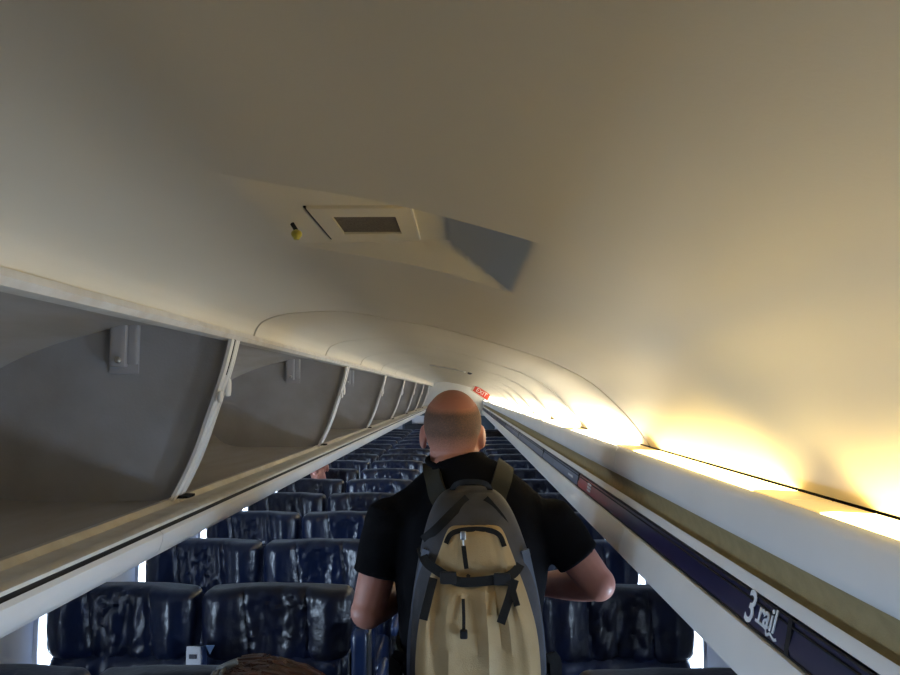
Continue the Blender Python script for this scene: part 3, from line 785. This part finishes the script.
# cropped hair: a close shell round the back and sides, bald above
def hair_band(center, hc):
    bm = bmesh.new(); rows = []
    n = 56; lay = bm.verts.layers.float.new('hair_amount')
    for zi in range(25):
        f = zi/24
        row = []
        for q in range(n+1):
            a = R(200) * (q/n - .5) - math.pi/2                     # round the back of the head
            back_ = max(0, math.cos(a + math.pi/2))
            top = .058 + .030*min(1, abs(q/n-.5)*2.6)**2 - .030*max(0, abs(q/n-.5)*2-.7); bot = -.052 + .006*(abs(q/n-.5)*2)
            z = bot + (top-bot)*f
            # same ellipsoids as the skull, a touch larger
            def reach(c, r):
                dz = (z-c[2])/r[2]
                if abs(dz) >= 1: return 0
                k = math.sqrt(1-dz*dz); dx, dy = math.cos(a), math.sin(a)
                A = (dx/r[0])**2 + (dy/r[1])**2; B = -2*(c[1]*dy)/r[1]**2; C = (c[1]/r[1])**2 - k*k
                D = B*B-4*A*C
                return (-B+math.sqrt(D))/(2*A) if D > 0 else 0
            rr = max(reach((0, -.012, .028), (.0765, .096, .090)), reach((0, -.045, -.005), (.068, .056, .070)), reach((0, -.010, -.072), (.060, .060, .050)), .035)
            tp = min(1, f*5, (1-f)*4, (1-abs(q/n-.5)*2)*6)
            rr += .0002 + .0016*tp
            rot = Matrix.Rotation(R(-6), 3, 'X')
            vv = bm.verts.new(hc + rot @ Vector((rr*math.cos(a), rr*math.sin(a), z)))
            vv[lay] = .85*max(0, min(1, f*2.6))*max(0, min(1, (1-f)*6))*min(1, (1-abs(q/n-.5)*2)*5)
            row.append(vv)
        rows.append(row)
    for r0, r1 in zip(rows, rows[1:]):
        for q in range(n): bm.faces.new([r0[q], r0[q+1], r1[q+1], r1[q]])
    return bm
obj('cropped_hair', hair_band(None, HC), M['stubble'], man, label='close cropped greying hair round a bald crown')
# T-shirt
bm = bmesh.new()
tube(bm, [(.015, MY, .86), (.015, MY-.002, 1.00), (.018, MY-.002, 1.16), (.022, MY-.004, 1.30), (.022, MY-.006, 1.39), (.018, MY-.004, 1.455), (.008, MY+.002, 1.505), (-.006, MY+.012, 1.540), (-.016, MY+.020, 1.570)],
     [(.185, .138), (.178, .134), (.185, .136), (.205, .132), (.205, .118), (.185, .100), (.130, .086), (.092, .080), (.079, .076)], 32, 4, flat=(1, 0, 0))
for S, E_ in ((SL, EL), (SR, ER)):
    d = (E_-S); end = S + d*.60
    ell(bm, S, (.068, .070, .064)); tube(bm, [S - d*.15, S + d*.2, S + d*.45, end], [.064, .066, .062, .063], 20, 3)
for S, nx in ((SL, -.055), (SR, .040)):
    tube(bm, [(nx, MY+.012, 1.520), Vector((nx, MY+.012, 1.485)).lerp(S + Vector((0, 0, .012)), .5), S + Vector((0, 0, -.004))], [(.050, .040), (.055, .048), (.060, .062)], 18, 3)
tube(bm, [(.02, MY-.01, 1.425), SL + Vector((.03, 0, .02))], [(.06, .075), (.055, .062)], 16); tube(bm, [(.02, MY-.01, 1.425), SR + Vector((-.03, 0, .02))], [(.06, .075), (.055, .062)], 16)
shirt_me = blend(bm, .006, 6)
for v in shirt_me.vertices:
    n = noise.noise(v.co*9 + Vector((0, 0, 3))); n2 = noise.noise(Vector((v.co.x*24, v.co.y*24, v.co.z*10)))
    v.co += v.normal*(.003*n + .002*n2)
from mathutils.bvhtree import BVHTree
SHIRT = BVHTree.FromPolygons([v.co.copy() for v in shirt_me.vertices], [tuple(p.vertices) for p in shirt_me.polygons])
obj('t_shirt', shirt_me, M['shirt'], man)
bm = bmesh.new(); ring_ = [(-.016+.077*math.cos(a), MY+.020+.075*math.sin(a), 1.568+.010*math.sin(a)+.002*math.cos(2*a)) for a in [2*math.pi*k/32 for k in range(33)]]
tube(bm, ring_, .008, 10); obj('collar', bm, M['shirt'], man)
bm = bmesh.new()
tube(bm, [(.015, MY, .80), (.015, MY, .97)], [(.175, .125), (.172, .125)], 24, flat=(1, 0, 0))
for sg, fy in ((-1, -.06), (1, .10)):
    hip = Vector((.015+sg*.085, MY, .92)); kn = Vector((.015+sg*.090, MY+fy*.6+.02, .50)); an = Vector((.015+sg*.088, MY+fy, .06))
    tube(bm, [hip, hip.lerp(kn, .5), kn, kn.lerp(an, .5), an], [.095, .086, .073, .070, .062], 20, 3)
obj('trousers', blend(bm, .008, 4), M['trousers'], man)
for sg, fy in ((-1, -.06), (1, .10)):
    bm = bmesh.new(); x = .015+sg*.088
    def f(p): q = p.copy(); q.z -= .022*max(0, p.y/.14)*(1 if p.z > 0 else 0); q.x *= 1-.18*abs(p.y/.14)**2; return q
    rbox(bm, (x, MY+fy+.05, .042), (.046, .145, .040), .028, (8, 16, 8), f); obj('shoe', bm, M['shoe'], man)

# ---- his backpack (worn, but a thing of its own)
PX = .030
pk = thing('backpack', "tan and grey backpack with black straps on the man's back", 'backpack', (PX, 1.72, 1.0))
PYB = MY-.148                                   # plane of the back panel
def loft(levels, y_back, folds=None, seg=72, nz=40):
    """levels: (z, centre x, half width, depth toward the viewer)"""
    L = catmull([(z, cx, hw) for z, cx, hw, d in levels], 8); D = catmull([(d, 0, 0) for z, cx, hw, d in levels], 8)
    bm = bmesh.new(); rows = []
    for v, dd in zip(L, D):
        z, cx, hw, d = v.x, v.y, v.z, dd.x; row = []
        for k in range(seg):
            a = 2*math.pi*k/seg; c, s = math.cos(a), math.sin(a)
            e = .72
            x = cx + hw*math.copysign(abs(c)**e, c)
            yy = math.copysign(abs(s)**e, s)
            y = y_back - d*.5 - d*.5*yy
            if folds: 
                fx, fy = folds((x-cx)/max(hw, .01), z, yy)
                x += fx; y += fy
            row.append(bm.verts.new((x, y, z)))
        rows.append(row)
    for r0, r1 in zip(rows, rows[1:]):
        for k in range(seg): bm.faces.new([r0[k], r0[(k+1) % seg], r1[(k+1) % seg], r1[k]])
    bm.faces.new(rows[0][::-1]); bm.faces.new(rows[-1])
    return bm
def pf(u, z, yy):
    return (0, .003*noise.noise(Vector((u*3, z*14, 2.2))))
main = [(1.000, .030, .110, .12), (1.012, .030, .140, .17), (1.06, .031, .152, .205), (1.14, .032, .156, .212), (1.24, .031, .150, .205), (1.34, .029, .135, .185), (1.43, .024, .112, .155), (1.485, .021, .090, .125), (1.515, .020, .064, .085), (1.525, .020, .030, .045)]
obj('main_bag', loft(main, PYB, pf), M['pack'], pk)
def tf(u, z, yy):
    g = max(0, yy)
    low = max(0, min(1, (1.40-z)/.1)); 
    r = math.sin(u*11+noise.noise(Vector((u*2, z*6, 1)))*2.2)*.6 + math.sin(u*19+z*9)*.25 + noise.noise(Vector((u*7, z*6, 3)))*.8
    dent = .016*math.exp(-((z-1.352)/.016)**2)      # where the strap squeezes it
    return (0, g*(-.0125*r*(.30+.70*low) + dent))
pocket = [(1.042, .034, .090, .03), (1.050, .034, .118, .06), (1.085, .034, .131, .082), (1.16, .033, .134, .090), (1.24, .032, .128, .088), (1.31, .030, .112, .078), (1.36, .029, .095, .064), (1.41, .029, .076, .054), (1.440, .029, .064, .044), (1.452, .029, .052, .030), (1.456, .029, .030, .012)]
PYF = PYB-.196
bm = loft(pocket, PYF+.045, tf)
for v in bm.verts:                                # lean back with the tapering main bag
    v.co.y += .12*max(0, v.co.z-1.22)
obj('front_pocket', bm, M['packtan'], pk, label='tan gathered front pocket')
bm = bmesh.new()
bot = [(1.000, .030, .118, .10), (1.008, .030, .140, .15), (1.045, .031, .148, .17), (1.065, .031, .146, .17)]
bm = loft([(z, cx, hw+.006, d+.03) for z, cx, hw, d in bot], PYB+.004); obj('base_panel', bm, M['packblue'], pk, label='blue grey base panel')
for sg in (-1, 1):
    bm = bmesh.new(); x = PX+sg*.142
    ribbon(bm, [(x-sg*.034, PYB-.138, 1.40), (x-sg*.014, PYB-.135, 1.30), (x-sg*.002, PYB-.150, 1.20), (x-sg*.002, PYB-.155, 1.10)], .020, .012, [(sg*.5, -.85, 0)]*4); obj('side_piping', bm, M['packblue'], pk)
def front(x, z, off=.0):
    """a point just in front of the pack's front face"""
    from bisect import bisect
    zs = [p[0] for p in pocket]; i = max(1, min(len(zs)-1, bisect(zs, z))); f = (z-zs[i-1])/(zs[i]-zs[i-1]); f = max(0, min(1, f))
    hw = pocket[i-1][2]+(pocket[i][2]-pocket[i-1][2])*f; d = pocket[i-1][3]+(pocket[i][3]-pocket[i-1][3])*f
    u = min(1, abs((x-.03)/hw)); 
    inside = (1-u**2.78)**.36 if u < 1 else 0
    y = PYF+.045 - d*.5 - d*.5*inside + .12*max(0, z-1.22)
    return Vector((x, y-off, z))
def strap(name, pts, w, th=.004, mat_='web', parent=pk):
    o = obj(name, ribbon(bmesh.new(), pts, w, th, (0, -1, .15)), M[mat_], parent); return o
o = strap('compression_strap', [(-.096, PYB-.075, 1.392), (-.080, PYF+.030, 1.380), front(-.045, 1.362, .006), front(-.010, 1.347, .002), front(.03, 1.346, .000), front(.075, 1.352, .004), (.112, PYF+.006, 1.362), (.150, PYB-.085, 1.385)], .020, .005)
obj('buckle', newbox(front(.085, 1.353, .010), (.018, .005, .013), .003), M['black'], o); obj('buckle', newbox(front(-.030, 1.355, .010), (.018, .005, .013), .003), M['black'], o)
strap('strap_tail', [front(-.062, 1.352, .014), front(-.072, 1.315, .022), front(-.082, 1.275, .026)], .018)
strap('strap_tail', [front(.112, 1.353, .020), front(.098, 1.315, .014), front(.080, 1.272, .018)], .018)
strap('strap_tail', [front(.100, 1.350, .016), front(.108, 1.33, .018), front(.115, 1.305, .024)], .013)
strap('upper_strap', [(.012, PYB-.100, 1.508), (-.020, PYB-.128, 1.482), (-.058, PYB-.140, 1.446), (-.088, PYB-.120, 1.418)], .020, .005)
strap('upper_strap', [(.052, PYB-.100, 1.506), (.085, PYB-.122, 1.470), (.108, PYB-.120, 1.430), (.125, PYB-.095, 1.395)], .020, .005)
strap('grab_handle', [(-.030, PYB-.03, 1.500), (-.015, PYB-.065, 1.535), (.022, PYB-.075, 1.543), (.058, PYB-.065, 1.535), (.072, PYB-.03, 1.500)], .012, .006)
zpts = [front(x, z, .004) for x, z in ((-.036, 1.420), (-.026, 1.438), (-.006, 1.446), (.03, 1.449), (.064, 1.446), (.083, 1.436), (.092, 1.415))]
zp = obj('zip', ribbon(bmesh.new(), zpts, .011, .006, (0, -1, .3)), M['web'], pk)
b0 = front(.002, 1.438, .008); bm = bmesh.new(); rbox(bm, b0, (.006, .004, .009), .002); tube(bm, [b0 + Vector((0, -.002, -.008)), b0 + Vector((.001, -.003, -.022))], .002, 8); obj('zip_slider', bm, M['metal'], zp)
obj('zip_pull', ribbon(bmesh.new(), [front(.003, 1.418, .010), front(.006, 1.395, .012), front(.009, 1.374, .013)], .010, .004, (0, -1, 0)), M['web'], zp)
b1 = [front(.002, 1.315, .006), front(.003, 1.285, .010), front(.003, 1.250, .012)]
obj('draw_cord', ribbon(bmesh.new(), b1, .007, .005, (0, -1, 0)), M['web'], pk)
bm = bmesh.new(); rbox(bm, b1[-1], (.008, .006, .009), .003); obj('cord_lock', bm, M['black'], pk)
for sg, S in ((-1, SL), (1, SR)):
    xs_ = .012+sg*.090
    pts = [(PX+sg*.055, PYB-.012, 1.470), (xs_-sg*.012, MY-.112, 1.496), (xs_, MY-.066, 1.530), (xs_+sg*.004, MY+.020, 1.544), (xs_+sg*.012, MY+.100, 1.47), (xs_+sg*.026, MY+.150, 1.32), (xs_+sg*.050, MY+.120, 1.18), (PX+sg*.140, MY-.02, 1.10), (PX+sg*.135, PYB+.005, 1.07)]
    ups = [(0, -.8, .6), (0, -.6, .8), (0, -.2, 1), (0, .4, .9), (0, .9, .4), (0, 1, 0), (sg*.5, .85, 0), (sg, .1, 0), (sg*.7, -.7, 0)]
    pts = [tuple(p) for p in pts]
    for q in range(1, 8):
        hit, nn, _, dd = SHIRT.find_nearest(Vector(pts[q]))
        if hit: pts[q] = tuple(hit + nn*.008); ups[q] = tuple(nn)
    obj('shoulder_strap', ribbon(bmesh.new(), pts, .048, .010, ups), M['webolive'], pk)
for sg in (-1, 1):
    x = PX+sg*.150
    obj('hip_strap', ribbon(bmesh.new(), [(x, PYB-.05, 1.10), (x+sg*.030, PYB-.055, 1.135), (x+sg*.036, PYB-.04, 1.075), (x+sg*.02, PYB-.02, 1.01)], .034, .008, (sg*.5, -.85, 0)), M['web'], pk)

# ---- seated people
def seated(label, x, y, scale, skin, shirt, hair, head_dx=0.0, head_h=1.19, head_y=-.12, hair_style='short', nod=0.0, tilt=0.0):
    """sits in the seat whose headrest front is at y, facing the front of the cabin (-Y)"""
    t = thing('person', label, 'person', (x, y-.25, .0))
    bm = bmesh.new(); s = scale
    hc = Vector((x+head_dx, y+head_y, head_h-.11*s))
    head_volumes(bm, hc, yaw=math.pi, s=s, nod=nod)
    neck = Vector((x+head_dx*.6, y-.165, head_h-.31*s))
    tube(bm, [neck, neck.lerp(hc, .6), hc + Vector((0, .01, -.02))], [.058*s, .052*s, .05*s], 16, 2)
    tube(bm, [(x, y-.30, .53), (x, y-.28, .64), (x+head_dx*.3, y-.225, .78), (x+head_dx*.5, y-.175, head_h-.36*s), tuple(neck)], [(.155, .11), (.140, .10), (.155, .10), (.15, .08), (.06, .055)], 20, 3, flat=(1, 0, 0))
    arms = []
    for sg in (-1, 1):
        S = Vector((x+head_dx*.5+sg*.165*s, y-.18, head_h-.385*s)); E_ = Vector((x+sg*.175, y-.25, .70)); W_ = Vector((x+sg*.07, y-.44, .68))
        arms.append((S, E_)); tube(bm, [S, S.lerp(E_, .5), E_, E_.lerp(W_, .5), W_], [.050*s, .044*s, .038*s, .036*s, .026*s], 14, 2)
        hand(bm, W_, (-sg*.55, -.8, -.15), (0, .1, -1), .9*s, .35, sg)
        hip = Vector((x+sg*.085, y-.30, .590)); kn = Vector((x+sg*.09, y-.60, .59)); an = Vector((x+sg*.07, y-.60, .10))
        tube(bm, [hip, kn, an], [.075, .056, .038], 14, 0); ell(bm, kn, (.057, .057, .057)); tube(bm, [(an.x, an.y+.03, .05), (an.x, an.y-.10, .04)], [(.036, .036), (.034, .026)], 12)
    obj('body', blend(bm, .006, 4), skin, t)
    bm = bmesh.new()
    tube(bm, [(x, y-.30, .53), (x, y-.28, .64), (x+head_dx*.3, y-.225, .78), (x+head_dx*.5, y-.175, head_h-.36*s), tuple(neck + Vector((0, 0, .0)))], [(.172, .125), (.158, .115), (.172, .115), (.165, .095), (.072, .066)], 24, 3, flat=(1, 0, 0))
    for S, E_ in arms: ell(bm, S, (.062*s, .06, .058*s)); tube(bm, [S, S.lerp(E_, .75)], [.060*s, .055*s], 16)
    obj('shirt', blend(bm, .008, 4), shirt, t)
    bm = bmesh.new()
    for sg in (-1, 1):
        tube(bm, [(x+sg*.085, y-.26, .595), (x+sg*.09, y-.60, .595), (x+sg*.07, y-.60, .06)], [.090, .068, .054], 16); ell(bm, (x+sg*.09, y-.60, .595), (.07, .07, .07))
    tube(bm, [(x, y-.36, .585), (x, y-.22, .585)], [(.16, .08), (.16, .08)], 16, flat=(1, 0, 0))
    obj('trousers', blend(bm, .009, 3), M['trousers'], t)
    for sg in (-1, 1):
        obj('shoe', newbox((x+sg*.07, y-.60, .042), (.044, .115, .040), .025, (6, 10, 6)), M['shoe'], t)
    return t, hc

def hair_cap(hc, s, length=.0, back=1):
    bm = bmesh.new(); ell(bm, hc + Vector((0, .018*s, .036*s)), (.083*s, .100*s, .090*s), 28)
    ell(bm, hc + Vector((0, .045*s, -.010*s)), (.078*s, .070*s, .085*s), 24)
    return bm
# pink-faced passenger half hidden by the service panel
t, hc = seated('person with a flushed pink face in a window seat under the bins', XW+.02, ROW0+PITCH*6, 1.0, M['skin_red'], M['pinkshirt'], None, head_dx=-.075, head_h=1.245, head_y=-.18)
bm = bmesh.new()
ell(bm, hc + Vector((0, .030, .052)), (.080, .088, .070), 28); obj('hair', blend(bm, .006, 2), mat('grey_brown_hair', (.17, .11, .09), .7, .2, var=.3, vscale=80, bump=.5), t)

# auburn-haired passenger at the bottom edge
t, hc = seated('person with long auburn hair and a grey clip, only the hair showing', XA+.03, ROW0, .98, M['skin'], mat('dark_top', (.03, .025, .035), .9, .2, var=.2, bump=.3), None, head_dx=.19, head_h=1.190, head_y=-.21)
bm = bmesh.new()
top = hc + Vector((0, .0, .118))
rs = random.Random(5)
for k in range(150):                               # long locks swept back from the crown and down both sides
    sd = rs.uniform(-1, 1); fw = rs.uniform(-1, 1)
    a = Vector((hc.x - .03 + rs.uniform(-.045, .045), hc.y + fw*.07, hc.z + .100 + rs.uniform(-.004, .012)))
    out = .095 + .065*rs.random()
    b = Vector((hc.x + sd*out*1.0, hc.y + fw*.085, hc.z + .088 - .045*sd*sd + rs.uniform(-.008, .010)))
    c = Vector((hc.x + sd*(out+.035), hc.y + fw*.08 + .02, hc.z - .02 - .05*rs.random()))
    d = Vector((hc.x + sd*(out+.03) + rs.uniform(-.02, .02), hc.y + fw*.06 + .01, hc.z - .16 - .10*rs.random()))
    tube(bm, [a, b, c, d], [.010, .012, .011, .004], 6, 3)
ell(bm, hc + Vector((0, .010, .030)), (.086, .104, .086), 28)
obj('hair', bm, M['hair'], t, label='long auburn hair')
bm = bmesh.new(); c0 = Vector((hc.x-.095, hc.y-.02, hc.z+.112))
for k in range(3): tube(bm, [c0 + Vector((k*.010, 0, .004*k)), c0 + Vector((k*.010+.004, -.03, .004*k+.002)), c0 + Vector((k*.010+.008, -.045, .004*k-.02))], [.004, .004, .002], 8)
rbox(bm, c0 + Vector((.025, .004, .012)), (.022, .006, .007), .004, (6, 3, 3), rot=Matrix.Rotation(R(-24), 3, 'Y'))
obj('hair_clip', bm, M['clip'], t, label='grey claw clip')

# dark jacket thrown over the top of a far single seat
jy = ROW0+PITCH*13
def jf(p):
    q = p.copy(); q.y += .012*noise.noise(Vector((p.x*18, p.z*9, 2))); q.z += .012*noise.noise(Vector((p.x*9, 1, 4))); return q
jk = thing('jacket', 'dark brown jacket draped over a far seat by the lamps', 'jacket', (XR, jy, 1.1))
obj('cloth', rbox(bmesh.new(), (XR+.02, jy+.052, 1.065), (.20, .112, .085), .05, (24, 10, 12), jf), mat('brown_jacket', (.030, .018, .014), .8, .2, col2=(.012, .010, .010), vscale=12, bump=.4), jk)

# ================================================================== camera, world, view
cam = bpy.data.cameras.new('camera'); cam.sensor_width = 36; cam.lens = 728/900*36; cam.clip_start = .02
co = bpy.data.objects.new('camera', cam); COL.objects.link(co)
co.location = (0, 0, H); co.rotation_euler = (R(90+4.36), 0, R(.944)); SC.camera = co
w = bpy.data.worlds.new('sky'); SC.world = w; w.use_nodes = True
w.node_tree.nodes['Background'].inputs['Color'].default_value = (.78, .89, 1, 1)
w.node_tree.nodes['Background'].inputs['Strength'].default_value = 4.0
SC.view_settings.view_transform = 'Standard'; SC.view_settings.look = 'None'
SC.view_settings.exposure = 0.0; SC.view_settings.gamma = 1.0; SC.view_settings.use_curve_mapping = False
SC.cycles.use_denoising = True
SC.cycles.max_bounces = 8; SC.cycles.diffuse_bounces = 5; SC.cycles.sample_clamp_indirect = 6
